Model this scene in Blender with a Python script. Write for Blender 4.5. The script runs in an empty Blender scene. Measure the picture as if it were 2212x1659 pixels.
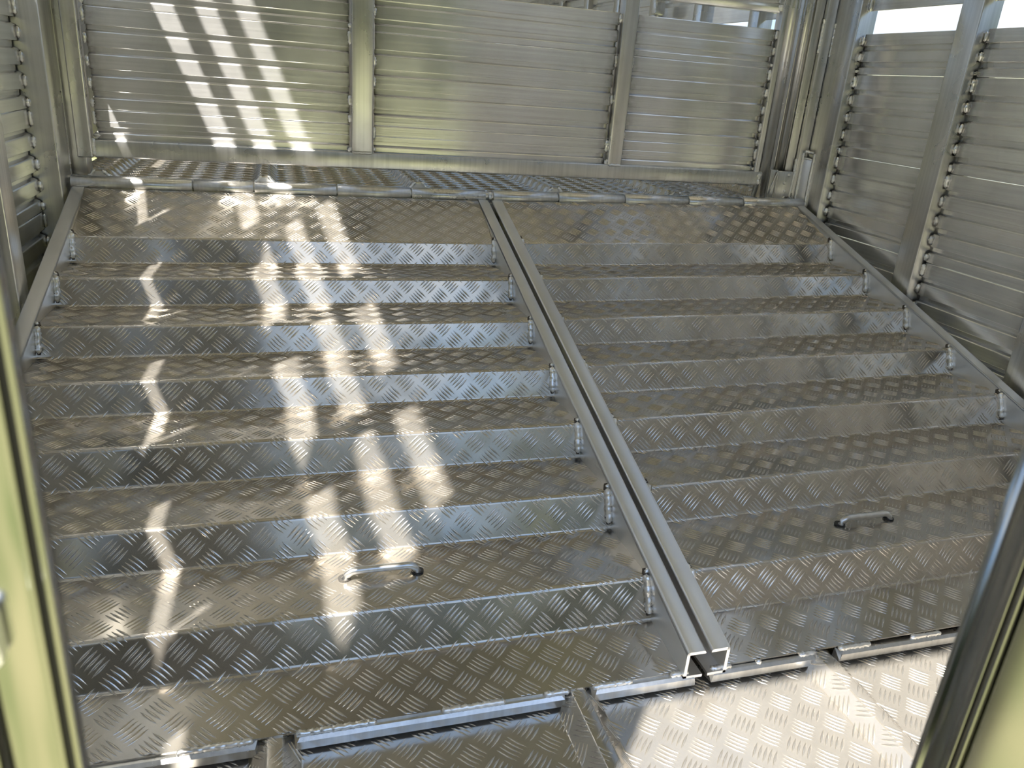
import bpy, bmesh, math, random
import numpy as np
from mathutils import Vector, Matrix
random.seed(7)
S = bpy.context.scene
COL = S.collection

# ------------------------------------------------------------------ camera
CP = (-0.6435, -0.8594, 0.9011)
RV = Vector((0.9582, -0.2766, 0.0733)); UV = Vector((0.0357, 0.3696, 0.9285)); FV = Vector((0.2839, 0.8871, -0.3640))
RV.normalize(); FV = (FV - RV*FV.dot(RV)).normalized(); UV = RV.cross(FV)
cam = bpy.data.cameras.new('camera'); cam_o = bpy.data.objects.new('camera', cam); COL.objects.link(cam_o)
M = Matrix(((RV.x, UV.x, -FV.x, CP[0]), (RV.y, UV.y, -FV.y, CP[1]), (RV.z, UV.z, -FV.z, CP[2]), (0, 0, 0, 1)))
cam_o.matrix_world = M
cam.sensor_width = 36.0; cam.lens = 1672.0/2212.0*36.0; cam.clip_start = 0.01; cam.clip_end = 500
cam.dof.use_dof = True; cam.dof.focus_distance = 1.8; cam.dof.aperture_fstop = 15.0
S.camera = cam_o

# ------------------------------------------------------------------ world, sun, exposure
w = bpy.data.worlds.new('sky'); S.world = w; w.use_nodes = True
nt = w.node_tree; nt.nodes.clear()
def N(t, **k):
    n = nt.nodes.new(t)
    for a, b in k.items(): setattr(n, a, b)
    return n
tc = N('ShaderNodeTexCoord'); sep = N('ShaderNodeSeparateXYZ'); nt.links.new(tc.outputs['Generated'], sep.inputs[0])
grad = N('ShaderNodeValToRGB'); nt.links.new(sep.outputs['Z'], grad.inputs[0])
e = grad.color_ramp.elements
e[0].position = 0.0; e[0].color = (0.26, 0.37, 0.52, 1)
e[1].position = 0.6; e[1].color = (0.17, 0.29, 0.52, 1)
m1 = e.new(0.12); m1.color = (0.22, 0.37, 0.60, 1)
nz = N('ShaderNodeTexNoise'); nz.inputs['Scale'].default_value = 2.6; nz.inputs['Detail'].default_value = 6
mp = N('ShaderNodeMapping'); mp.inputs['Scale'].default_value = (1, 1, 2.6); mp.inputs['Location'].default_value = (0.7, 0.35, 0.2)
nt.links.new(tc.outputs['Generated'], mp.inputs[0]); nt.links.new(mp.outputs[0], nz.inputs[0])
cr = N('ShaderNodeValToRGB'); cr.color_ramp.elements[0].position = 0.48; cr.color_ramp.elements[1].position = 0.64
nt.links.new(nz.outputs[0], cr.inputs[0])
mx = N('ShaderNodeMixRGB'); mx.inputs[2].default_value = (0.56, 0.58, 0.60, 1)
nt.links.new(cr.outputs[0], mx.inputs[0]); nt.links.new(grad.outputs[0], mx.inputs[1])
bg = N('ShaderNodeBackground'); bg.inputs[1].default_value = 1.5
nt.links.new(mx.outputs[0], bg.inputs[0])
wo = N('ShaderNodeOutputWorld'); nt.links.new(bg.outputs[0], wo.inputs[0])

SUN_D = Vector((0.385, 0.45, -1.0))
sl = bpy.data.lights.new('sun', 'SUN'); sl.energy = 15.0; sl.angle = math.radians(0.6); sl.color = (1.0, 0.95, 0.87)
so = bpy.data.objects.new('sun', sl); COL.objects.link(so); so.rotation_euler = SUN_D.to_track_quat('-Z', 'Y').to_euler(); so.location = (-3, -4, 8)
vs = S.view_settings
S.display_settings.display_device = 'sRGB'
vs.view_transform = 'Standard'; vs.look = 'None'; vs.exposure = 0.8; vs.gamma = 1.0; vs.use_curve_mapping = False
S.cycles.max_bounces = 12; S.cycles.glossy_bounces = 10; S.cycles.diffuse_bounces = 4
S.cycles.caustics_reflective = True; S.cycles.blur_glossy = 0.6; S.cycles.sample_clamp_indirect = 6.0

# ------------------------------------------------------------------ materials
def metal(name, col, rough, rvar=0.08, streak=None, bump=0.0, bscale=9.0, grain=0.0, mottle=0.10, dirt=0.0, metallic=1.0, soot=False, aniso=0.0):
    m = bpy.data.materials.new(name); m.use_nodes = True
    t = m.node_tree; b = t.nodes['Principled BSDF']; L = t.links
    b.inputs['Metallic'].default_value = metallic
    co = t.nodes.new('ShaderNodeTexCoord')
    def noise(scale, detail=4, vec=None, mapscale=None):
        n = t.nodes.new('ShaderNodeTexNoise'); n.inputs['Scale'].default_value = scale; n.inputs['Detail'].default_value = detail
        if mapscale:
            mm = t.nodes.new('ShaderNodeMapping'); mm.inputs['Scale'].default_value = mapscale
            L.new(co.outputs['Object'], mm.inputs[0]); L.new(mm.outputs[0], n.inputs[0])
        else: L.new(co.outputs['Object'], n.inputs[0])
        return n.outputs[0]
    def ramp(v, a, bb, c0, c1):
        r = t.nodes.new('ShaderNodeMapRange'); r.inputs[1].default_value = a; r.inputs[2].default_value = bb
        r.inputs[3].default_value = c0; r.inputs[4].default_value = c1; L.new(v, r.inputs[0]); return r.outputs[0]
    mot = ramp(noise(4.0, 5), 0.35, 0.65, 1-mottle, 1+mottle)
    if streak:
        st = ramp(noise(3.0, 6, mapscale=streak), 0.3, 0.7, 0.90, 1.08)
        mu = t.nodes.new('ShaderNodeMath'); mu.operation = 'MULTIPLY'; L.new(mot, mu.inputs[0]); L.new(st, mu.inputs[1]); mot = mu.outputs[0]
    vm = t.nodes.new('ShaderNodeVectorMath'); vm.operation = 'SCALE'; vm.inputs[0].default_value = col; L.new(mot, vm.inputs[3])
    cur = vm.outputs[0]
    if dirt > 0:
        d = ramp(noise(14.0, 8), 0.58, 0.75, 0.0, dirt)
        mixn = t.nodes.new('ShaderNodeMixRGB'); mixn.inputs[2].default_value = (0.16, 0.13, 0.10, 1); L.new(d, mixn.inputs[0]); L.new(cur, mixn.inputs[1]); cur = mixn.outputs[0]
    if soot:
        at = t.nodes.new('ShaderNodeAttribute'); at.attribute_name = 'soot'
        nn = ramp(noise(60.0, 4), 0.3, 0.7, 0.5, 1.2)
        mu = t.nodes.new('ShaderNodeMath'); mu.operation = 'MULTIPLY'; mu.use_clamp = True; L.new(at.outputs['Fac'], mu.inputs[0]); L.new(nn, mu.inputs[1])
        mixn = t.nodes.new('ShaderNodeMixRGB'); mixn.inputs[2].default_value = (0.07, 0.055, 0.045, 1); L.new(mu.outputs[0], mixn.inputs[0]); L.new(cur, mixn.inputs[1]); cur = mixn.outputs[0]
    L.new(cur, b.inputs['Base Color'])
    rr = ramp(noise(7.0, 6), 0.3, 0.7, rough-rvar, rough+rvar)
    L.new(rr, b.inputs['Roughness'])
    if aniso > 0:
        b.inputs['Anisotropic'].default_value = aniso; cz = t.nodes.new('ShaderNodeCombineXYZ'); cz.inputs[2].default_value = 1.0; L.new(cz.outputs[0], b.inputs['Tangent'])
    if bump > 0 or grain > 0:
        bp = t.nodes.new('ShaderNodeBump'); bp.inputs['Strength'].default_value = 1.0; bp.inputs['Distance'].default_value = 1.0
        h1 = ramp(noise(bscale, 2), 0, 1, 0, bump)
        if grain > 0:
            h2 = ramp(noise(3.0, 3, mapscale=streak or (60, 60, 60)), 0, 1, 0, grain)
            ad = t.nodes.new('ShaderNodeMath'); ad.operation = 'ADD'; L.new(h1, ad.inputs[0]); L.new(h2, ad.inputs[1]); h1 = ad.outputs[0]
        L.new(h1, bp.inputs['Height']); L.new(bp.outputs[0], b.inputs['Normal'])
    return m
MAT = {
 'tread': metal('checker_plate_aluminium', (0.56, 0.52, 0.455), 0.17, 0.05, bump=0.0026, bscale=6.0, mottle=0.07, dirt=0.12, metallic=0.86),
 'bar': metal('polished_raised_bars', (0.66, 0.62, 0.56), 0.15, 0.03, mottle=0.05, metallic=0.9),
 'floor': metal('floor_checker_aluminium', (0.60, 0.56, 0.50), 0.22, 0.06, bump=0.0015, bscale=7.0, mottle=0.08, dirt=0.2, metallic=0.86),
 'deck': metal('deck_checker_aluminium', (0.50, 0.45, 0.38), 0.34, 0.05, mottle=0.08, dirt=0.3, metallic=0.86),
 'slat_x': metal('ribbed_plank_aluminium', (0.95, 0.945, 0.935), 0.20, 0.04, streak=(0.6, 20, 40), grain=0.0002, bump=0.0006, bscale=5, mottle=0.07, dirt=0.1, soot=True, metallic=0.82, aniso=0.6),
 'slat_y': metal('side_plank_aluminium', (0.88, 0.88, 0.87), 0.20, 0.04, streak=(20, 0.6, 40), grain=0.0002, bump=0.0006, bscale=5, mottle=0.07, dirt=0.1, soot=True, metallic=0.82, aniso=0.6),
 'post': metal('post_aluminium', (0.72, 0.715, 0.70), 0.30, 0.06, streak=(40, 40, 0.6), grain=0.0001, bump=0.0003, bscale=6, mottle=0.08, dirt=0.15),
 'rail': metal('rail_aluminium', (0.88, 0.88, 0.88), 0.36, 0.05, mottle=0.06, bump=0.0002, bscale=8),
 'weld': metal('weld_bead_aluminium', (0.94, 0.93, 0.90), 0.32, 0.08, mottle=0.2, dirt=0.35),
 'burnt': metal('scorched_weld_edge', (0.10, 0.085, 0.07), 0.6, 0.1, metallic=0.5),
 'door': metal('door_extrusion_aluminium', (0.34, 0.34, 0.32), 0.13, 0.03, mottle=0.05),
 'roof': metal('roof_sheet_aluminium', (0.62, 0.59, 0.54), 0.45, 0.1, mottle=0.1),
 'rubber': metal('dark_seal', (0.03, 0.028, 0.025), 0.6, 0.1, metallic=0.0),
}
def ground_mat():
    m = bpy.data.materials.new('dry_grass'); m.use_nodes = True; t = m.node_tree; b = t.nodes['Principled BSDF']; L = t.links
    n = t.nodes.new('ShaderNodeTexNoise'); n.inputs['Scale'].default_value = 1.2; n.inputs['Detail'].default_value = 8
    co = t.nodes.new('ShaderNodeTexCoord'); L.new(co.outputs['Object'], n.inputs[0])
    r = t.nodes.new('ShaderNodeValToRGB'); r.color_ramp.elements[0].color = (0.09, 0.12, 0.035, 1); r.color_ramp.elements[1].color = (0.27, 0.25, 0.13, 1)
    r.color_ramp.elements[0].position = 0.35; r.color_ramp.elements[1].position = 0.65
    L.new(n.outputs[0], r.inputs[0]); L.new(r.outputs[0], b.inputs['Base Color']); b.inputs['Roughness'].default_value = 0.95
    return m
MAT['grass'] = ground_mat()

# ------------------------------------------------------------------ helpers
def link(name, me, mat, parent=None, smooth=False, angle=None):
    if mat is not None and not me.materials: me.materials.append(MAT[mat])
    if smooth: me.polygons.foreach_set('use_smooth', [True]*len(me.polygons))
    o = bpy.data.objects.new(name, me); COL.objects.link(o)
    if parent is not None: o.parent = parent
    return o
def tag(o, label=None, cat=None, group=None, kind=None):
    if label: o['label'] = label
    if cat: o['category'] = cat
    if group: o['group'] = group
    if kind: o['kind'] = kind
    return o
def empty(name, loc=(0, 0, 0)):
    o = bpy.data.objects.new(name, None); COL.objects.link(o); o.location = loc; o.empty_display_size = 0.05
    return o
def mesh_from(name, V, F):
    me = bpy.data.meshes.new(name); me.from_pydata([tuple(v) for v in V], [], F); me.update(); return me
def box(name, x0, x1, y0, y1, z0, z1, mat, parent=None, bev=0.003, seg=2):
    bm = bmesh.new(); bmesh.ops.create_cube(bm, size=1.0)
    for v in bm.verts:
        v.co = Vector(((x0+x1)/2+v.co.x*(x1-x0), (y0+y1)/2+v.co.y*(y1-y0), (z0+z1)/2+v.co.z*(z1-z0)))
    if bev > 0: bmesh.ops.bevel(bm, geom=bm.edges[:], offset=bev, segments=seg, profile=0.5, affect='EDGES')
    for f in bm.faces: f.smooth = True
    me = bpy.data.meshes.new(name); bm.to_mesh(me); bm.free()
    me.set_sharp_from_angle(angle=math.radians(50))
    return link(name, me, mat, parent)
def extrude(name, prof, axis, a0, a1, mat, parent=None, smooth=True, stations=None, soot=None, ang=40):
    """closed profile (2D points) swept along axis: 'x' -> prof=(y,z); 'y' -> (x,z); 'z' -> (x,y)"""
    st = stations or [a0, a1]; n = len(prof); V = []; F = []
    for s in st:
        for p in prof:
            V.append((s, p[0], p[1]) if axis == 'x' else (p[0], s, p[1]) if axis == 'y' else (p[0], p[1], s))
    for k in range(len(st)-1):
        for i in range(n):
            j = (i+1) % n; F.append((k*n+i, k*n+j, (k+1)*n+j, (k+1)*n+i))
    F.append(tuple(range(n-1, -1, -1))); F.append(tuple((len(st)-1)*n+i for i in range(n)))
    me = mesh_from(name, V, F)
    bm = bmesh.new(); bm.from_mesh(me); bmesh.ops.recalc_face_normals(bm, faces=bm.faces); bm.to_mesh(me); bm.free()
    if soot:
        at = me.attributes.new('soot', 'FLOAT', 'POINT')
        at.data.foreach_set('value', [soot[i//n] for i in range(len(V))])
    o = link(name, me, mat, parent, smooth)
    me.set_sharp_from_angle(angle=math.radians(ang))
    return o
def tube_along(name, pts, radii, mat, parent=None, sides=8, flat=1.0, nrm=None):
    V = []; F = []
    for i, p in enumerate(pts):
        p = Vector(p); a = Vector(pts[max(0, i-1)]); b = Vector(pts[min(len(pts)-1, i+1)]); d = (b-a).normalized()
        u = (nrm if nrm is not None else Vector((0, 0, 1)) if abs(d.z) < 0.9 else Vector((0, -1, 0))); u = (u - d*u.dot(d)).normalized(); v = d.cross(u)
        for k in range(sides):
            t = 2*math.pi*k/sides; V.append(p + (u*math.cos(t)*flat + v*math.sin(t))*radii[i])
    n = sides
    for i in range(len(pts)-1):
        for k in range(n):
            j = (k+1) % n; F.append((i*n+k, i*n+j, (i+1)*n+j, (i+1)*n+k))
    F.append(tuple(range(n-1, -1, -1))); F.append(tuple((len(pts)-1)*n+k for k in range(n)))
    me = mesh_from(name, V, F); bm = bmesh.new(); bm.from_mesh(me); bmesh.ops.recalc_face_normals(bm, faces=bm.faces); bm.to_mesh(me); bm.free()
    return link(name, me, mat, parent, True)
def weld(p0, p1, r, parent, nrm=None, name='weld_bead', step=0.0028):
    p0 = Vector(p0); p1 = Vector(p1); L = (p1-p0).length; n = max(6, int(L/step)); pts = []; rad = []
    wob = random.uniform(0, 9)
    for i in range(n+1):
        t = i/n; q = p0.lerp(p1, t)
        off = Vector((math.sin(i*0.9+wob), math.sin(i*1.3+wob*2), math.cos(i*1.1+wob)))*r*0.10
        pts.append(q+off)
        end = min(1.0, math.sqrt(max(0.0, 1-(1-min(1, t*n/2.2))**2)), math.sqrt(max(0.0, 1-(1-min(1, (1-t)*n/2.2))**2)))
        rr = r*(0.82+0.22*((i % 2))+random.uniform(-0.10, 0.10))*max(end, 0.12)
        if 0 < i < 4: rr *= 1.15
        rad.append(rr)
    return tube_along(name, pts, rad, 'weld', parent, 7, 1.0, nrm)

# checker plate -----------------------------------------------------------
class Curve2:
    """dense poly-line with arc length; point, tangent and normal"""
    def __init__(s, pts, flip=False):
        s.p = np.array(pts, float); d = np.diff(s.p, axis=0); l = np.hypot(d[:, 0], d[:, 1])
        s.s = np.concatenate([[0], np.cumsum(l)]); t = d/l[:, None]
        tv = np.zeros_like(s.p); tv[0] = t[0]; tv[-1] = t[-1]; tv[1:-1] = t[1:]+t[:-1]; tv /= np.linalg.norm(tv, axis=1)[:, None]
        s.n = np.stack([-tv[:, 1], tv[:, 0]], 1)*(-1 if flip else 1)
    def at(s, q):
        q = np.clip(q, s.s[0], s.s[-1])
        P = np.stack([np.interp(q, s.s, s.p[:, 0]), np.interp(q, s.s, s.p[:, 1])], -1)
        n = np.stack([np.interp(q, s.s, s.n[:, 0]), np.interp(q, s.s, s.n[:, 1])], -1); n /= np.linalg.norm(n, axis=-1, keepdims=True)
        return P, n
def fillet(pts, radii, seg=5, sub=0.03):
    out = [np.array(pts[0], float)]
    for i in range(1, len(pts)-1):
        a, b, c = map(lambda q: np.array(q, float), pts[i-1:i+2]); r = radii[i]
        u = (a-b)/np.linalg.norm(a-b); v = (c-b)/np.linalg.norm(c-b)
        ang = math.acos(np.clip(u@v, -1, 1)); t = r/math.tan(ang/2)
        p, q = b+u*t, b+v*t; bis = (u+v)/np.linalg.norm(u+v); cen = b+bis*r/math.sin(ang/2)
        a0 = p-cen; a1 = q-cen; th = math.acos(np.clip(a0@a1/r/r, -1, 1))
        for k in range(seg+1):
            f = k/seg; w0 = math.sin((1-f)*th)/math.sin(th); w1 = math.sin(f*th)/math.sin(th); out.append(cen+a0*w0+a1*w1)
    out.append(np.array(pts[-1], float)); return out
CELL = 0.0418
def bars(name, curve, s0, s1, a0, a1, to3, parent, mat, holes=(), px=0.0, py=0.0, ns=7):
    """raised five-bar pattern: s along the curve, a along the straight axis"""
    r2 = math.sqrt(0.5); B = []
    ext = max(s1-s0, a1-a0)*2/CELL
    n = int(ext)+2
    ii, jj = np.meshgrid(np.arange(-n, n), np.arange(-n, n)); ii = ii.ravel(); jj = jj.ravel()
    P = (ii+0.5)*CELL; Q = (jj+0.5)*CELL
    a = (P-Q)*r2+a0+px; s = (P+Q)*r2+s0+py
    ok = (a > a0-0.02) & (a < a1+0.02) & (s > s0-0.02) & (s < s1+0.02)
    ii, jj, a, s = ii[ok], jj[ok], a[ok], s[ok]
    even = ((ii+jj) % 2 == 0)
    hl = CELL*0.435; pitch = CELL*0.176; hw = CELL*0.058; H = 0.0021
    ls = np.linspace(-1, 1, ns); prof = 1-ls**2
    cs = []; 
    for k in range(-2, 3):
        for e in (True, False):
            m = even == e
            if e: du = np.array([r2, r2]); dv = np.array([-r2, r2])
            else: du = np.array([-r2, r2]); dv = np.array([r2, r2])
            ca = a[m]+dv[0]*k*pitch; c2 = s[m]+dv[1]*k*pitch
            cs.append(np.stack([ca, c2, np.full_like(ca, du[0]), np.full_like(ca, du[1]), np.full_like(ca, dv[0]), np.full_like(ca, dv[1])], 1))
    C = np.concatenate(cs); ok = (C[:, 0] > a0+.004) & (C[:, 0] < a1-.004) & (C[:, 1] > s0+.002) & (C[:, 1] < s1-.002)
    for (ha, hs, hr) in holes: ok &= np.hypot(C[:, 0]-ha, C[:, 1]-hs) > hr
    C = C[ok]; nb = len(C)
    A = np.zeros((nb, ns, 3)); Sg = np.zeros((nb, ns, 3)); Hh = np.zeros((nb, ns, 3))
    for c, (wv, hv) in enumerate(((-1, 0), (0, 1), (1, 0))):
        off = ls[None, :]*hl; wd = wv*hw*prof[None, :]
        A[:, :, c] = C[:, 0:1]+C[:, 2:3]*off+C[:, 4:5]*wd
        Sg[:, :, c] = C[:, 1:2]+C[:, 3:4]*off+C[:, 5:6]*wd
        Hh[:, :, c] = (H*np.sqrt(prof)[None, :] if hv else -0.0002)
    A = np.clip(A, a0+.001, a1-.001); Sg = np.clip(Sg, s0+.001, s1-.001)
    P2, nn = curve.at(Sg.ravel()); P2 = P2+nn*Hh.ravel()[:, None]
    V = to3(A.ravel(), P2)
    g = np.arange(ns*3).reshape(ns, 3); q = []
    for i in range(ns-1):
        for c in range(2): q.append([g[i, c], g[i, c+1], g[i+1, c+1], g[i+1, c]])
    q = np.array(q); F = (q[None]+(np.arange(nb)*ns*3)[:, None, None]).reshape(-1, 4)
    me = bpy.data.meshes.new(name); me.vertices.add(len(V)); me.vertices.foreach_set('co', V.ravel())
    me.loops.add(F.size); me.loops.foreach_set('vertex_index', F.ravel().astype(np.int32))
    me.polygons.add(len(F)); me.polygons.foreach_set('loop_start', np.arange(0, F.size, 4, dtype=np.int32))
    me.polygons.foreach_set('loop_total', np.full(len(F), 4, dtype=np.int32))
    me.update(); me.validate()
    o = link(name, me, mat, parent, True); o['kind'] = 'stuff'
    return o
def sheet(name, curve, a0, a1, to3, mat, parent=None, thick=0.003, na=12):
    P = curve.p; n = len(P); av = np.linspace(a0, a1, na+1); V = []; F = []
    for side in (0, 1):
        for a in av:
            Q = P-curve.n*thick*side; V.append(to3(np.full(n, a), Q))
    V = np.concatenate(V); m = (na+1)*n
    for k in range(na):
        for i in range(n-1):
            b = k*n+i; F.append((b, b+1, b+n+1, b+n)); F.append((m+b, m+b+n, m+b+n+1, m+b+1))
    for k in range(na):
        for i in (0, n-1): b = k*n+i; F.append((b, b+n, m+b+n, m+b))
    for i in range(n-1):
        for b in (i, na*n+i): F.append((b, b+1, m+b+1, m+b))
    me = mesh_from(name, V, F); bm = bmesh.new(); bm.from_mesh(me); bmesh.ops.recalc_face_normals(bm, faces=bm.faces); bm.to_mesh(me); bm.free()
    o = link(name, me, mat, parent, True); me.set_sharp_from_angle(angle=math.radians(60))
    return o

# ------------------------------------------------------------------ layout numbers (metres)
G = 0.005; FL = 0.034
XA = -G-FL; XB = XA-1.10; XC = G+FL; XD = 1.122
XWL, XWR = -1.235, 1.205          # inner faces of the side planks
DECK = 0.562; ROOF = 2.85; YREAR = -0.70; YFRONT = 6.4; YD = 1.575
RIDGES = [-1.11, -0.672, -0.218, 0.232, 0.672, 1.11]

# ------------------------------------------------------------------ ground outside
g = 60.0; me = mesh_from('ground', [(-g, -g, -0.75), (g, -g, -0.75), (g, g, -0.75), (-g, g, -0.75)], [(0, 1, 2, 3)])
tag(link('ground', me, 'grass'), 'green and straw coloured grass outside around the trailer', 'ground', kind='structure')

# ------------------------------------------------------------------ lower floor and upper deck (folded checker plate with raised ridges)
def floor_curve(z0, x0, x1, h=0.024, hb=0.036, ht=0.011):
    pts = [(x0, z0)]; rad = [0]
    for r in RIDGES:
        if r-hb < x0 or r+hb > x1: continue
        for dx, dz in ((-hb, 0), (-ht, h), (ht, h), (hb, 0)): pts.append((r+dx, z0+dz)); rad.append(0.006)
    pts.append((x1, z0)); rad.append(0)
    return Curve2(fillet(pts, rad, 3))
to_floor = lambda a, P: np.stack([P[:, 0], a, P[:, 1]], 1)
fc = floor_curve(0.0, -1.205, 1.2)
fl = sheet('floor', fc, -0.95, 1.52, to_floor, 'floor', None, na=2)
tag(fl, 'lower floor of aluminium checker plate with raised ridges at the ramp foot', 'floor', kind='structure')
bars('raised_bars', fc, 0, fc.s[-1], -0.62, 0.045, to_floor, fl, 'bar', py=0.012)
dc = floor_curve(DECK, -1.205, 1.2, h=0.026)
dk = sheet('floor_upper', dc, YD, YFRONT, to_floor, 'deck', None, na=2)
tag(dk, 'upper deck of checker plate with ridges running away under the gate', 'deck', kind='structure')
bars('raised_bars', dc, 0, dc.s[-1], YD+.004, 2.75, to_floor, dk, 'bar', ns=5)
for r in RIDGES:      # welded open ends of the ridges
    weld((r-0.03, YD+0.002, DECK+0.003), (r-0.008, YD+0.002, DECK+0.027), 0.0045, dk)
    weld((r+0.008, YD+0.002, DECK+0.027), (r+0.03, YD+0.002, DECK+0.003), 0.0045, dk)
box('under_deck_blocker', -1.2, 1.19, 1.63, 1.64, 0.0, DECK-0.006, 'rail', dk, 0)  # unseen panel, added to block grass light and reflections from under the deck
for r in RIDGES:
    V = [(r-.036, YD+.005, DECK-.003), (r-.011, YD+.005, DECK+.024), (r+.011, YD+.005, DECK+.024), (r+.036, YD+.005, DECK-.003)]; V += [(a, b+.003, c) for a, b, c in V]
    link('ridge_cap', mesh_from('ridge_cap', V, [(0, 1, 2, 3), (7, 6, 5, 4), (0, 4, 5, 1), (1, 5, 6, 2), (2, 6, 7, 3)]), 'rail', dk)
    weld((r-.022, YD-.001, DECK+.004), (r+.022, YD-.001, DECK+.004), 0.006, dk)
box('deck_front_edge', -1.2, 1.19, YD, YD+0.03, DECK-0.09, DECK-0.004, 'rail', dk, 0.002)

# ------------------------------------------------------------------ ribbed planks
HP = 0.257
RECS = [(0.045, 0.061), (0.098, 0.117), (0.153, 0.172), (0.209, 0.227)]
def plank_profile(ztop, h, recs, sgn, base, th=0.026, tt=0.0, tb=0.0):
    """profile (d, z); d grows outwards from the inside face by sgn"""
    pts = [(0.0015, 0), (0, -0.002)]
    for a, b in recs:
        if b > h-0.004: continue
        pts += [(0.0, -a+0.0015), (0.0014, -a), (0.0125, -a-0.0005), (0.0125, -b+0.005), (0.0022, -b+0.001), (0.0, -b-0.0015)]
    pts += [(0.0, -h+0.002), (0.0015, -h+0.0002)]
    pts += [(0.003, -h+0.0002), (th, -h+tb)] if tb else [(th, -h+0.0002)]
    pts += [(th, -tt), (0.003, 0)] if tt else [(th, 0)]
    return [(base+sgn*d, ztop+z) for d, z in pts]
def plank(parent, axis, sgn, base, a0, a1, ztop, h=HP, recs=RECS, soot=True, name='slat', tt=0.0, tb=0.0):
    L = a1-a0
    st = [a0, a0+.006, a0+.022, a0+.05, a0+.09, a1-.09, a1-.05, a1-.022, a1-.006, a1] if L > .3 else [a0, a0+.01, a0+L*.25, a1-L*.25, a1-.01, a1]
    k = random.uniform(0.55, 1.0)*(1 if soot else 0)
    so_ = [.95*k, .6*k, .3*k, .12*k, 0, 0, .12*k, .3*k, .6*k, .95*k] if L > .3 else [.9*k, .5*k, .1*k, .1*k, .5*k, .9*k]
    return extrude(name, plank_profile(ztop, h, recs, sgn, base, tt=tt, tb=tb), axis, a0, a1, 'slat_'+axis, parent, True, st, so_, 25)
TOPS = [1.003, 0.746, 0.489, 0.232]          # plank joints, shared by gate and walls
TOPREC = [(0.035, 0.051), (0.083, 0.100)]
def faces_of(ztop, h, recs):
    f = []; z = ztop
    for a, b in recs:
        if b > h-.004: continue
        f.append((z, ztop-a)); z = ztop-b
    f.append((z, ztop-h)); return f

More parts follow.
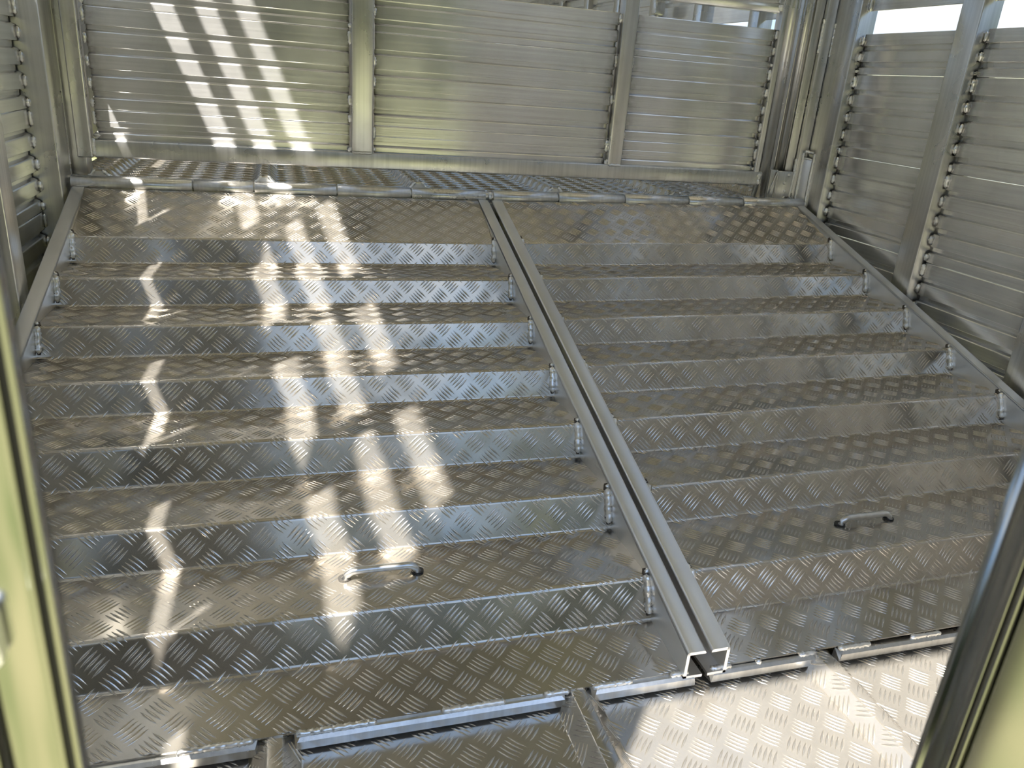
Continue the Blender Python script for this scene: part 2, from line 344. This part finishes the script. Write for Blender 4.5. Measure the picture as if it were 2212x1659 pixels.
# ------------------------------------------------------------------ side walls
POSTS = [(1.47, 1.60), (0.985, 1.06), (0.52, 0.595), (0.055, 0.13), (-0.41, -0.335)]
UPOSTS = [0.72, 0.22, -0.235, -0.67]
def cpost(parent, sgn, xin, y0, y1, z0, z1, xw, corner=False):
    """C-section post: face plate standing proud of the planks, web behind, flange behind planks"""
    x_in = xin; xo = xw+sgn*0.034
    a, b = (x_in, xo) if sgn > 0 else (xo, x_in)
    if sgn < 0 and z1 == 1.40:
        box('post', xw+0.001, b, y0, y1, 1.20, z1, 'post', parent, 0.0035, 3)
        box('slot_strut', xw-0.010, xw+0.008, (y0+y1)/2-.028, (y0+y1)/2+.028, 1.11, 1.205, 'post', parent, 0.001)
        z1 = 1.115
    o = box('post', a, b, y0, y1, z0, z1, 'post', parent, 0.0035, 3)
    return o
def side_wall(name, sgn, xw, label):
    W = empty(name, (0, 0, 0)); tag(W, label, 'wall', kind='structure')
    xin = 1.172 if sgn > 0 else -1.182
    for i, (y0, y1) in enumerate(POSTS):
        cpost(W, sgn, xin, y0, y1, 0.0, 1.40, xw)
        xb0, xb1 = sorted((xw+sgn*0.020, xw+sgn*0.040))
        box('post_flange', xb0, xb1, y0-0.03, y1+0.03, 0.0, 1.115, 'rail', W, 0)
    bays = [(1.06, 1.47), (0.595, 0.985), (0.13, 0.52), (-0.335, 0.055), (YREAR, -0.41)]
    for bi, (b0, b1) in enumerate(bays):
        q = 0.007
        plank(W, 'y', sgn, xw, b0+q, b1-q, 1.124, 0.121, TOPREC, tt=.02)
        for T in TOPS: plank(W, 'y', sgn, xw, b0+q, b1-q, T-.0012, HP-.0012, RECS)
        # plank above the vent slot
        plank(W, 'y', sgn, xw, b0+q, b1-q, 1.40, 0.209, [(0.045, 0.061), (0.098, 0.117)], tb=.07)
        if bi < 3:
            segs = []
            for (T, h, rc) in [(1.40, .215, [(0.045, 0.061), (0.098, 0.117)])]+[(1.121, .118, TOPREC)]+[(T, HP, RECS) for T in TOPS]:
                segs += faces_of(T, h, rc)
            for (za, zb) in segs:
                if za < 0.2: continue
                # far end of each bay (its back end meets the near side of the next post) is what the camera sees
                weld((xw-sgn*0.003, b1-0.006, za-0.004), (xw-sgn*0.003, b1-0.006, zb+0.004), random.uniform(.0052, .0066), W, step=0.0045)
    # beyond the divider gate: long planks, posts every 0.465 m
    yy = 2.06; last = 1.60
    k = 0
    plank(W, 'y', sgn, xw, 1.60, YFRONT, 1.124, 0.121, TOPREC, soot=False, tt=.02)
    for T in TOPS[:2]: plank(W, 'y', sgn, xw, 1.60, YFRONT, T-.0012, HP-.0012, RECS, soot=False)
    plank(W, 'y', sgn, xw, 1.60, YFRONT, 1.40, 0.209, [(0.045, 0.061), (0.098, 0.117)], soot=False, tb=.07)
    while yy < YFRONT:
        a, b = sorted((xin, xw+sgn*0.034)); box('post', a, b, yy, yy+.07, DECK, 1.40, 'post', W, 0.0035)
        yy += 0.465
    # upper tier: planks and three ventilation slots
    a, b = sorted((xw-sgn*0.02, xw+sgn*0.03))
    box('side_rail', a, b, YREAR, YFRONT, 1.40, 1.445, 'post', W, 0.003)
    for (zt, h) in ((1.786, 0.341), (2.070, 0.144), (2.345, 0.135), (2.62, 0.135)):
        rc = [(0.045, 0.061)] if h < .15 else [(0.045, 0.061), (0.098, 0.117), (0.153, 0.172)]
        plank(W, 'y', sgn, xw, YREAR, YFRONT, zt, h, rc, soot=False, tt=.03, tb=.07 if zt > 1.8 else 0)
    a, b = sorted((xw, xw+sgn*0.03)); box('top_panel', a, b, YREAR, YFRONT, 2.62, ROOF, 'roof', W, 0)
    ys = list(UPOSTS); yv = 1.635
    while yv < YFRONT: ys.append(yv); yv += 0.93 if yv > 3 else 0.465
    for y in ys:
        a, b = sorted((xin, xw)); box('post', a, b, y-.026, y+.026, 1.445, ROOF, 'post', W, 0.0035)
    return W
WL = side_wall('wall_left', -1, XWL, 'left side wall of ribbed aluminium planks between welded posts')
WR = side_wall('wall_right', 1, XWR, 'right side wall of ribbed aluminium planks with a sky slot above')

def corner(W, sgn, xs, label=None):
    pass
# right corner members between gate and wall post
box('corner_channel', 1.098, 1.132, 1.60, 1.66, DECK, 1.9, 'post', WR, 0.004, 3)
tube_along('corner_nosing', [(1.078, 1.612, DECK), (1.078, 1.612, 1.9)], [0.0165]*2, 'post', WR, 16)
box('corner_web', 1.058, 1.10, 1.612, 1.655, DECK, 1.9, 'post', WR, 0.003)
box('corner_post', 1.134, 1.171, 1.585, 1.65, 0.30, 1.9, 'post', WR, 0.004, 3)
weld((1.133, 1.592, 1.17), (1.133, 1.592, 1.06), 0.0055, WR, Vector((0, -1, 0)))
weld((1.176, 1.583, 1.16), (1.176, 1.583, 1.05), 0.0060, WR, Vector((0, -1, 0)))
weld((1.132, 1.592, 0.72), (1.132, 1.592, 0.60), 0.0052, WR)
for x, y in ((1.150, 1.581), (1.169, 1.546)): weld((x, y, 0.742), (x, y, 0.545), 0.0052, WR, step=0.004)
weld((1.150, 1.581, 0.745), (1.168, 1.550, 0.742), 0.0065, WR)
weld((1.152, 1.580, 0.722), (1.168, 1.552, 0.720), 0.0040, WR)
o = box('slot_plate', 0, 0.030, 0, 0.004, 0.52, 0.72, 'rail', WR, 0.0005); o.location = (1.1515, 1.578, 0); o.rotation_euler = (0, 0, math.radians(-60))
# sliding bolt on the far right wall, seen over the gate
box('bolt_housing', 1.120, 1.171, 2.88, 2.93, 1.245, 1.30, 'post', WR, 0.004)
tube_along('bolt', [(1.140, 2.905, 1.19), (1.140, 2.905, 1.32)], [0.011]*2, 'post', WR, 12)
weld((1.122, 2.878, 1.30), (1.122, 2.878, 1.245), 0.005, WR)
# left corner members
box('corner_channel', -1.192, -1.142, 1.612, 1.67, DECK-0.005, 1.9, 'post', WL, 0.004, 3)
box('corner_post', -1.200, -1.186, 1.585, 1.66, 0.30, 1.9, 'post', WL, 0.003, 2)
for x in (-1.196, -1.183): weld((x-.002, 1.588, 0.76), (x-.002, 1.588, 0.50), 0.0052, WL, step=0.004)
weld((-1.198, 1.586, 0.765), (-1.184, 1.586, 0.790), 0.007, WL)
weld((-1.186, 1.600, 0.566), (-1.158, 1.598, 0.560), 0.0075, WL)

# ------------------------------------------------------------------ roof, rear header, front wall
rf = empty('ceiling'); tag(rf, 'aluminium sheet roof over the trailer', 'ceiling', kind='structure')
box('roof_sheet', -1.26, 1.26, YREAR-.03, YFRONT, ROOF, ROOF+.02, 'roof', rf, 0)
for k in range(8): box('roof_bow', -1.2, 1.19, -0.5+k*0.93, -0.45+k*0.93, ROOF-0.05, ROOF, 'rail', rf, 0.002)
wb = empty('wall_back'); tag(wb, 'closed panel above the rear doorway behind the camera', 'wall', kind='structure')
for k in range(5): box('panel', -1.25, 1.25, YREAR-0.02, YREAR+0.01, 1.56+k*0.258, 1.56+k*0.258+0.256, 'roof', wb, 0.001)
for k in range(6): plank(wb, 'x', -1, YREAR+.02, 0.47, 1.19, 1.55-HP*k, HP-.002, RECS, soot=False)
box('post', 0.42, 0.47, YREAR-.02, YREAR+.03, 0.0, 1.555, 'post', wb, 0.003)
wf = empty('wall_front'); tag(wf, 'far end wall of the deck of ribbed planks', 'wall', kind='structure')
for k in range(8):
    plank(wf, 'x', 1, YFRONT-.02, -1.2, 1.2, DECK+HP*(k+1)-.003, HP-.002, RECS, soot=False)
for x in (-0.6, 0.0, 0.6): box('post', x-.03, x+.03, YFRONT-.06, YFRONT-.022, DECK, ROOF, 'post', wf, 0.003)

# ------------------------------------------------------------------ ramp halves
NOSE = [(1.292, .460), (1.100, .404), (.906, .347), (.721, .289), (.537, .232), (.352, .169), (.155, .110)]
LEAN = [.018, .018, .019, .021, .024, .027, .030]
def railz(y): return 0.0727+0.312*y
def make_ramp(x0, x1, tilt, dy, label, handle_x, welds_left, welds_right):
    R = empty('loading_ramp', ((x0+x1)/2, 0, 0)); ox = (x0+x1)/2
    tag(R, label, 'ramp')
    zt = lambda x: tilt*x if tilt else 0.0
    pts = [(1.524, .5455)]; rad = [0]
    for k, (y, z) in enumerate(NOSE):
        yk = y+dy*min(1, (7-k-1)/3.0); pts.append((yk, z)); rad.append(0.009)
        vz = NOSE[k+1][1]-.008 if k < 6 else 0.040
        pts.append((yk-LEAN[k], vz)); rad.append(0.008)
    pts.append((0.010, 0.0265)); rad.append(0)
    cv = Curve2(fillet(pts, rad, 6), flip=False)
    if cv.n[0, 1] < 0: cv.n = -cv.n
    to3 = lambda a, P: np.stack([a-ox, P[:, 0], P[:, 1]+(tilt*a if tilt else 0)], 1)
    sh = sheet('stepped_sheet', cv, x0, x1, to3, 'tread', R, na=16)
    # handle holes positions on tread 6 (between valley 6 and nose 7)
    hy = 0.243; hz = 0.109; hx0, hx1 = handle_x
    i = np.argmin(np.abs(cv.p[:, 0]-0.24)); sh_s = np.interp(-hy, -cv.p[:, 0], cv.s)
    holes = [(hx, sh_s, 0.011) for hx in handle_x]
    bars('raised_bars', cv, 0, cv.s[-1], x0, x1, to3, R, 'bar', holes=holes, px=0.013, py=0.028)
    # burnt rims of the two holes and the bent rod handle
    for hx in handle_x:
        V = [(hx-ox, hy+.003, hz+zt(hx)+.0006)]; n = 16
        for k in range(n): t = 2*math.pi*k/n; V.append((hx-ox+0.0105*math.cos(t), hy+.003+0.0100*math.sin(t), hz+zt(hx)+.0006))
        V += [(v[0], v[1], v[2]-0.003) for v in V[1:]]
        F = [(0, 1+k, 1+(k+1) % n) for k in range(n)]+[(1+k, 1+n+k, 1+n+(k+1) % n, 1+(k+1) % n) for k in range(n)]
        link('handle_hole', mesh_from('handle_hole', V, F), 'rubber', R)
    z0 = hz+zt(hx0); z1 = hz+zt(hx1); hp = []
    for k in range(6): t = k/5*math.pi/2; hp.append((hx0-ox+0.018*(1-math.cos(t)), hy, z0-0.006+0.020*math.sin(t)))
    hp = [(hx0-ox, hy, z0-.02)]+hp
    for k in range(6): t = (1-k/5)*math.pi/2; hp.append((hx1-ox-0.018*(1-math.cos(t)), hy, z1-0.006+0.020*math.sin(t)))
    hp.append((hx1-ox, hy, z1-.02))
    tag(tube_along('handle', hp, [0.0065]*len(hp), 'post', R, 12), 'bent rod lifting handle through two holes')
    # side channels: web against the sheet, flanges pointing away from it
    for side, xs in ((-1, x0), (1, x1)):
        xo = xs+side*FL; a, b = sorted((xs, xo)); ex = 0.045; y0 = 0.0; y1 = 1.524; th = 0.0055
        H = 0.092
        top = [(y0, railz(y0)), (y1, railz(y1))]
        yb = (0.020-0.0727+H)/0.312
        web = [(y0, railz(y0)), (y1, railz(y1)), (y1, railz(y1)-H), (max(yb, y0+.01), 0.020), (y0+.012 if False else y0-0.0, 0.020)]
        V = []; F = []
        def prism(poly, xa_, xb_):
            b0 = len(V); n = len(poly)
            for x in (xa_, xb_):
                for (y, z) in poly: V.append((x-ox, y, z+zt((x0+x1)/2 if False else x)))
            for k in range(n): j = (k+1) % n; F.append((b0+k, b0+j, b0+n+j, b0+n+k))
            F.append(tuple(b0+k for k in range(n))); F.append(tuple(b0+n+k for k in range(n)))
        wx0, wx1 = (xs, xs+side*th); prism(web, min(wx0, wx1), max(wx0, wx1))
        prism([(y0, railz(y0)), (y1, railz(y1)), (y1, railz(y1)-th), (y0, railz(y0)-th)], a, b)
        prism([(y0, 0.020), (y0, 0.0255), (yb, 0.0255), (y1, railz(y1)-H+th), (y1, railz(y1)-H), (yb, 0.020)], a, b)
        me = mesh_from('side_channel', V, F); bm = bmesh.new(); bm.from_mesh(me); bmesh.ops.recalc_face_normals(bm, faces=bm.faces)
        # round the long outer top edges
        ed = [e_ for e_ in bm.edges if e_.is_manifold and abs((e_.verts[0].co-e_.verts[1].co).length) > 1.2 and e_.calc_face_angle(0) > 1.2 and max(v.co.z-railz(v.co.y)-zt(v.co.x+ox) for v in e_.verts) > -0.001]
        bmesh.ops.bevel(bm, geom=ed, offset=0.0045, segments=4, profile=0.5, affect='EDGES')
        bm.to_mesh(me); bm.free(); o = link('side_channel', me, 'rail', R, True); me.set_sharp_from_angle(angle=math.radians(35))
        if (side == -1 and welds_left) or (side == 1 and welds_right):
            for k, (y, z) in enumerate(NOSE):
                yk = y+dy*min(1, (7-k-1)/3.0); vz = NOSE[k+1][1] if k < 6 else 0.048
                x = xs-side*0.0045
                weld((x-ox, yk+.001, railz(yk)-.006+zt(xs)), (x-ox-side*.001, yk-LEAN[k], vz+.004+zt(xs)), random.uniform(.0068, .0078), R, Vector((0, -1, 0)), step=0.0035)
                tube_along('burnt_edge', [(x-ox+side*.001, yk+.010, railz(yk)-.003+zt(xs)), (x-ox+side*.001, yk+.004, railz(yk)-.010+zt(xs)), (x-ox-side*.0005, yk-LEAN[k]+.003, vz+.006+zt(xs)), (x-ox-side*.0005, yk-LEAN[k]-.002, vz+.0005+zt(xs))], [.0040, .0066, .0066, .003], 'burnt', R, 8).location = (0, 0.0042, 0)
                weld((x-ox-side*.001, yk+.006, z+.002+zt(xs)), (x-ox+side*.006, yk+.010, railz(yk)-.001+zt(xs)), 0.004, R)
    return R, ox, cv
R1, ox1, cv1 = make_ramp(XB, XA, 0.0, 0.0, 'left half of the stepped checker plate ramp, striped by sunlight', (-0.556, -0.433), True, True)
R2, ox2, cv2 = make_ramp(XC, XD, 0.0135, 0.010, 'right half of the stepped checker plate ramp, all in shade', (0.430, 0.551), True, True)
def hem(R, ox, segs, wl):
    for (a, b) in segs:
        a -= ox; b -= ox; z0, z1 = 0.006, 0.0235; c = 0.010; y0, y1 = -0.002, 0.014
        V = [(a, y1, z0+.001), (a+c*.4, y0, z0), (b-c*.4, y0, z0), (b, y1, z0+.001), (a+c*.2, y1, z1), (a+c, y0+.005, z1), (b-c, y0+.005, z1), (b-c*.2, y1, z1), (a+c*.6, y0, z1-.004), (b-c*.6, y0, z1-.004)]
        F = [(0, 1, 2, 3), (4, 7, 6, 5), (1, 8, 9, 2), (8, 5, 6, 9), (0, 4, 5, 8, 1), (3, 2, 9, 6, 7), (0, 3, 7, 4)]
        me = mesh_from('hem_bar', V, F); bm = bmesh.new(); bm.from_mesh(me); bmesh.ops.recalc_face_normals(bm, faces=bm.faces); bm.to_mesh(me); bm.free()
        link('hem_bar', me, 'post', R)
    for (a, b) in wl: weld((a-ox, 0.008, 0.0250), (b-ox, 0.008, 0.0250), 0.0052, R, Vector((0, 0, 1)))
hem(R1, ox1, [(-1.17, -0.692), (-0.648, -0.237), (-0.198, -0.012)], [(-1.13, -1.04), (-0.80, -0.70), (-0.645, -0.53), (-0.435, -0.335), (-0.275, -0.232), (-0.195, -0.125), (-0.060, -0.025)])
hem(R2, ox2, [(0.010, 0.222), (0.262, 1.15)], [(0.014, 0.055), (0.10, 0.112), (0.185, 0.22), (0.265, 0.335), (0.42, 0.49), (0.615, 0.68), (0.82, 0.89)])

# hinge tube along the top of the ramp
HG = empty('hinge_tube', (0, 1.545, 0.5)); HG.parent = dk
kx = [-1.176, -0.866, -0.703, -0.469, -0.248, -0.012, 0.010, 0.228, 0.461, 0.696, 0.908, 1.156]
for i in range(len(kx)-1):
    if i == 5: continue
    a, b = kx[i]+.0018, kx[i+1]-.0018; zz = 0.055; rr = 0.0215
    zl = zz+0.0135*max(a, 0)*0.6; zr = zz+0.0135*max(b, 0)*0.6
    o = tube_along('hinge_knuckle', [(a, 0, zl), (a+.001, 0, zl), (b-.001, 0, zr), (b, 0, zr)], [rr-.0015, rr, rr, rr-.0015], 'rail' if False else 'post', HG, 20)
weld((0.0, -0.012, 0.072), (0.0, -0.022, 0.050), 0.006, HG)
tube_along('hinge_pin', [(-1.15, 0, 0.055), (1.15, 0, 0.059)], [0.012]*2, 'rail', HG, 10)
box('hinge_leaf', -1.17, 1.15, -0.006, 0.028, 0.026, 0.036, 'rail', HG, 0.001)

# ------------------------------------------------------------------ divider gate
GY = 1.600
GT = empty('divider_gate', (0, GY, DECK)); tag(GT, 'wide divider gate of ribbed aluminium planks with two middle posts', 'gate')
zo = -DECK
def gbox(name, x0, x1, y0, y1, z0, z1, mat='post', bev=0.004): return box(name, x0, x1, y0, y1, z0+zo, z1+zo, mat, GT, bev, 3)
gbox('bottom_rail', -1.118, 1.000, -0.020, 0.024, 0.621, 0.668)
gx = [(-1.112, -0.422), (-0.357, 0.405), (0.455, 0.965)]
for x0, x1 in ((-0.421, -0.358), (0.406, 0.454)): gbox('middle_post', x0, x1, -0.022, 0.024, 0.664, 1.55)
gbox('hinge_stile', -1.158, -1.119, -0.030, 0.012, 0.620, 1.9)
gbox('end_stile', 0.966, 0.986, -0.016, 0.024, 0.655, 1.9)
tube_along('pivot_tube', [(1.008, 0.0, 0.580+zo), (1.008, 0.0, 1.9+zo)], [0.0240]*2, 'post', GT, 28)
for bi, (x0, x1) in enumerate(gx):
    q = 0.004
    for (T, h, rc) in [(1.121, .118, TOPREC), (1.0018, HP-.0012, RECS), (0.7448, 0.078, [(0.029, 0.030), (0.045, 0.061)])]:
        o = extrude('slat', [(p[0], p[1]+zo) for p in plank_profile(T, h, rc, 1, 0.0)], 'x', 0, 0, 'slat_x', GT, True,
                    [x0+q, x0+q+.008, x0+q+.03, x0+q+.07, x1-q-.07, x1-q-.03, x1-q-.008, x1-q], [.9, .45, .15, 0, 0, .15, .45, .9], 25)
    for (zt_, h) in ((1.315, .145), (1.62, 0.22)):
        extrude('slat', [(p[0], p[1]+zo) for p in plank_profile(zt_, h, [(0.045, 0.061), (0.098, 0.117)], 1, 0.0)], 'x', x0+q, x1-q, 'slat_x', GT)
    gbox('top_rail', x0+q, x1-q, -0.018, 0.022, 1.62, 1.66)
wz = []
for (T, h, rc) in [(1.315, .145, [(0.045, .061), (.098, .117)]), (1.121, .118, TOPREC), (1.003, HP, RECS), (0.746, 0.078, [(0.045, 0.061)])]: wz += faces_of(T, h, rc)
def gwelds(x, pattern, r=0.0055):
    for i, (a, b) in enumerate(wz):
        if pattern[i % len(pattern)]: weld((x, -0.004, a-.003+zo), (x, -0.004, b+.004+zo), r, GT, step=0.0042)
gwelds(-1.111, [1]); gwelds(-0.425, [0, 1, 1, 0]); gwelds(-0.354, [1, 0, 0, 1]); gwelds(0.402, [0, 1, 0, 1, 0]); gwelds(0.458, [0, 0, 1, 0]); gwelds(0.963, [1])
for x0, x1 in ((-0.421, -0.358), (0.406, 0.454)):
    weld((x0+.002, -0.024, 0.667+zo), (x1-.002, -0.024, 0.667+zo), 0.0045, GT); weld((x0-.008, -0.016, 0.668+zo), (x0+.001, -0.016, 0.682+zo), 0.0065, GT)
weld((-1.117, -0.020, 0.672+zo), (-1.117, -0.020, 0.625+zo), 0.0065, GT); weld((-1.108, -0.012, 0.676+zo), (-1.104, -0.012, 0.684+zo), 0.008, GT)
weld((0.985, -0.020, 0.664+zo), (0.984, -0.020, 0.622+zo), 0.0062, GT)

# pivot bracket at the foot of the tube
PB = empty('pivot_bracket', (1.05, 1.60, DECK)); tag(PB, 'riveted pivot bracket on the deck under the gate end tube', 'bracket')
def pbox(name, x0, x1, y0, y1, z0, z1, bev=0.002, mat='post'): return box(name, x0-1.05, x1-1.05, y0, y1, z0, z1, mat, PB, bev)
pbox('base_plate', 0.965, 1.118, -0.026, 0.028, 0.004, 0.016, 0.003)
pbox('back_plate', 1.060, 1.128, -0.020, -0.012, 0.016, 0.112)
pbox('latch_plate', 1.032, 1.062, -0.016, -0.008, 0.018, 0.115)
for (x, z) in ((1.105, 0.100), (1.092, 0.072), (1.100, 0.044)):
    bm = bmesh.new(); bmesh.ops.create_uvsphere(bm, u_segments=12, v_segments=6, radius=0.006)
    for v in bm.verts: v.co.y *= 0.5
    me = bpy.data.meshes.new('rivet'); bm.to_mesh(me); bm.free(); o = link('rivet', me, 'weld', PB, True); o.location = (x-1.05, -0.021, z)
tube_along('keeper_rod', [(1.034-1.05, -0.018, 0.022), (1.056-1.05, -0.020, 0.108), (1.060-1.05, -0.018, 0.100), (1.058-1.05, -0.016, 0.02)], [0.0026]*4, 'weld', PB, 8)
weld((1.128-1.05, -0.020, 0.118), (1.122-1.05, -0.020, 0.012), 0.0042, PB)
weld((1.118-1.05, -0.030, 0.006), (1.160-1.05, -0.030, 0.004), 0.006, PB)

# ------------------------------------------------------------------ rear door leaves close to the camera
D1 = empty('door_1', (-0.692, -0.70, 0)); tag(D1, 'shiny aluminium edge of the left rear door leaf, close to the camera', 'door', kind='structure')
def dbox(D, name, x0, x1, y0, y1, z0, z1, mat='door', bev=0.0006): return box(name, x0, x1, y0, y1, z0, z1, mat, D, bev)
Z0, Z1 = 0.02, 1.54
dbox(D1, 'edge_lip', -0.0012, 0.0, -0.003, 0.0, Z0, Z1, bev=.0003)
dbox(D1, 'groove_seal', -0.0030, -0.0011, -0.0008, 0.006, Z0, Z1, 'rubber', 0)
dbox(D1, 'edge_lip', -0.0042, -0.0030, -0.003, 0.0, Z0, Z1, bev=.0003)
dbox(D1, 'stile', -0.0145, -0.0042, -0.0005, 0.004, Z0, Z1, bev=.0003)
dbox(D1, 'groove_seal', -0.0162, -0.0145, 0.001, 0.006, Z0, Z1, 'rubber', 0)
dbox(D1, 'edge_lip', -0.0176, -0.0162, -0.003, 0.0, Z0, Z1, bev=.0003)
dbox(D1, 'leaf_panel', -0.50, -0.0176, -0.001, 0.012, Z0, Z1, 'door', 0)
box('latch', -0.0300, -0.0105, -0.006, -0.0004, 0.7765, 0.7905, 'rail', D1, 0.002, 3)
D2 = empty('door_2', (-0.3575, -0.65, 0)); D2.scale = (0.58, 0.58, 1); tag(D2, 'shiny aluminium edge of the half height right rear door leaf', 'door', kind='structure')
Z1 = 0.80
tube_along('edge_nosing', [(0.004, 0, Z0), (0.004, 0, Z1)], [0.0055]*2, 'door', D2, 16)
dbox(D2, 'stile', 0.001, 0.020, -0.024, 0.0, Z0, Z1, 'door', 0.001)
dbox(D2, 'edge_lip', -0.003, 0.006, -0.0275, -0.0245, Z0, Z1)
dbox(D2, 'groove_seal', 0.001, 0.006, -0.0300, -0.0275, Z0, Z1, 'rubber', 0)
dbox(D2, 'edge_lip', -0.002, 0.006, -0.0335, -0.0300, Z0, Z1)
pn = dbox(D2, 'leaf_panel', 0.0, 0.62, 0.0, 0.012, Z0, Z1, 'door', 0.001); pn.location = (0.001, -0.036, 0); pn.rotation_euler = (0, 0, math.radians(-62))

# ------------------------------------------------------------------ tree belt behind the camera (seen only as reflections)
def tree_belt():
    rnd = random.Random(3); V = []; F = []
    n = 90; H = 9
    for i in range(n+1):
        a = math.radians(185+170*i/n); 
        for j in range(H+1):
            f = j/H; top = 6.2+0.9*math.sin(i*0.7)+0.6*math.sin(i*1.9+1)
            r = 15.0-2.2*math.sin(f*math.pi)+rnd.uniform(-.5, .5)
            V.append((r*math.cos(a), r*math.sin(a), -0.75+f*top+rnd.uniform(-.15, .15)))
    m = len(V)
    for i in range(n+1):
        a = math.radians(185+170*i/n)
        for j in range(H+1): x, y, z = V[i*(H+1)+j]; V.append((x*1.12, y*1.12, z))
    for b in (0, m):
        for i in range(n):
            for j in range(H): k = b+i*(H+1)+j; F.append((k, k+1, k+H+2, k+H+1))
    for i in range(n): k = i*(H+1)+H; F.append((k, k+m, k+m+H+1, k+H+1))
    me = mesh_from('tree_belt', V, F)
    m_ = bpy.data.materials.new('dark_foliage'); m_.use_nodes = True; t = m_.node_tree; b = t.nodes['Principled BSDF']
    nn = t.nodes.new('ShaderNodeTexNoise'); nn.inputs['Scale'].default_value = 3.0; nn.inputs['Detail'].default_value = 8
    r = t.nodes.new('ShaderNodeValToRGB'); r.color_ramp.elements[0].color = (0.010, 0.020, 0.008, 1); r.color_ramp.elements[1].color = (0.04, 0.055, 0.025, 1)
    t.links.new(nn.outputs[0], r.inputs[0]); t.links.new(r.outputs[0], b.inputs['Base Color']); b.inputs['Roughness'].default_value = 0.9
    MAT['foliage'] = m_
    return link('tree_belt', me, 'foliage', None)
tag(tree_belt(), 'dark green belt of trees behind the trailer, mirrored in the metal', 'trees', kind='stuff')
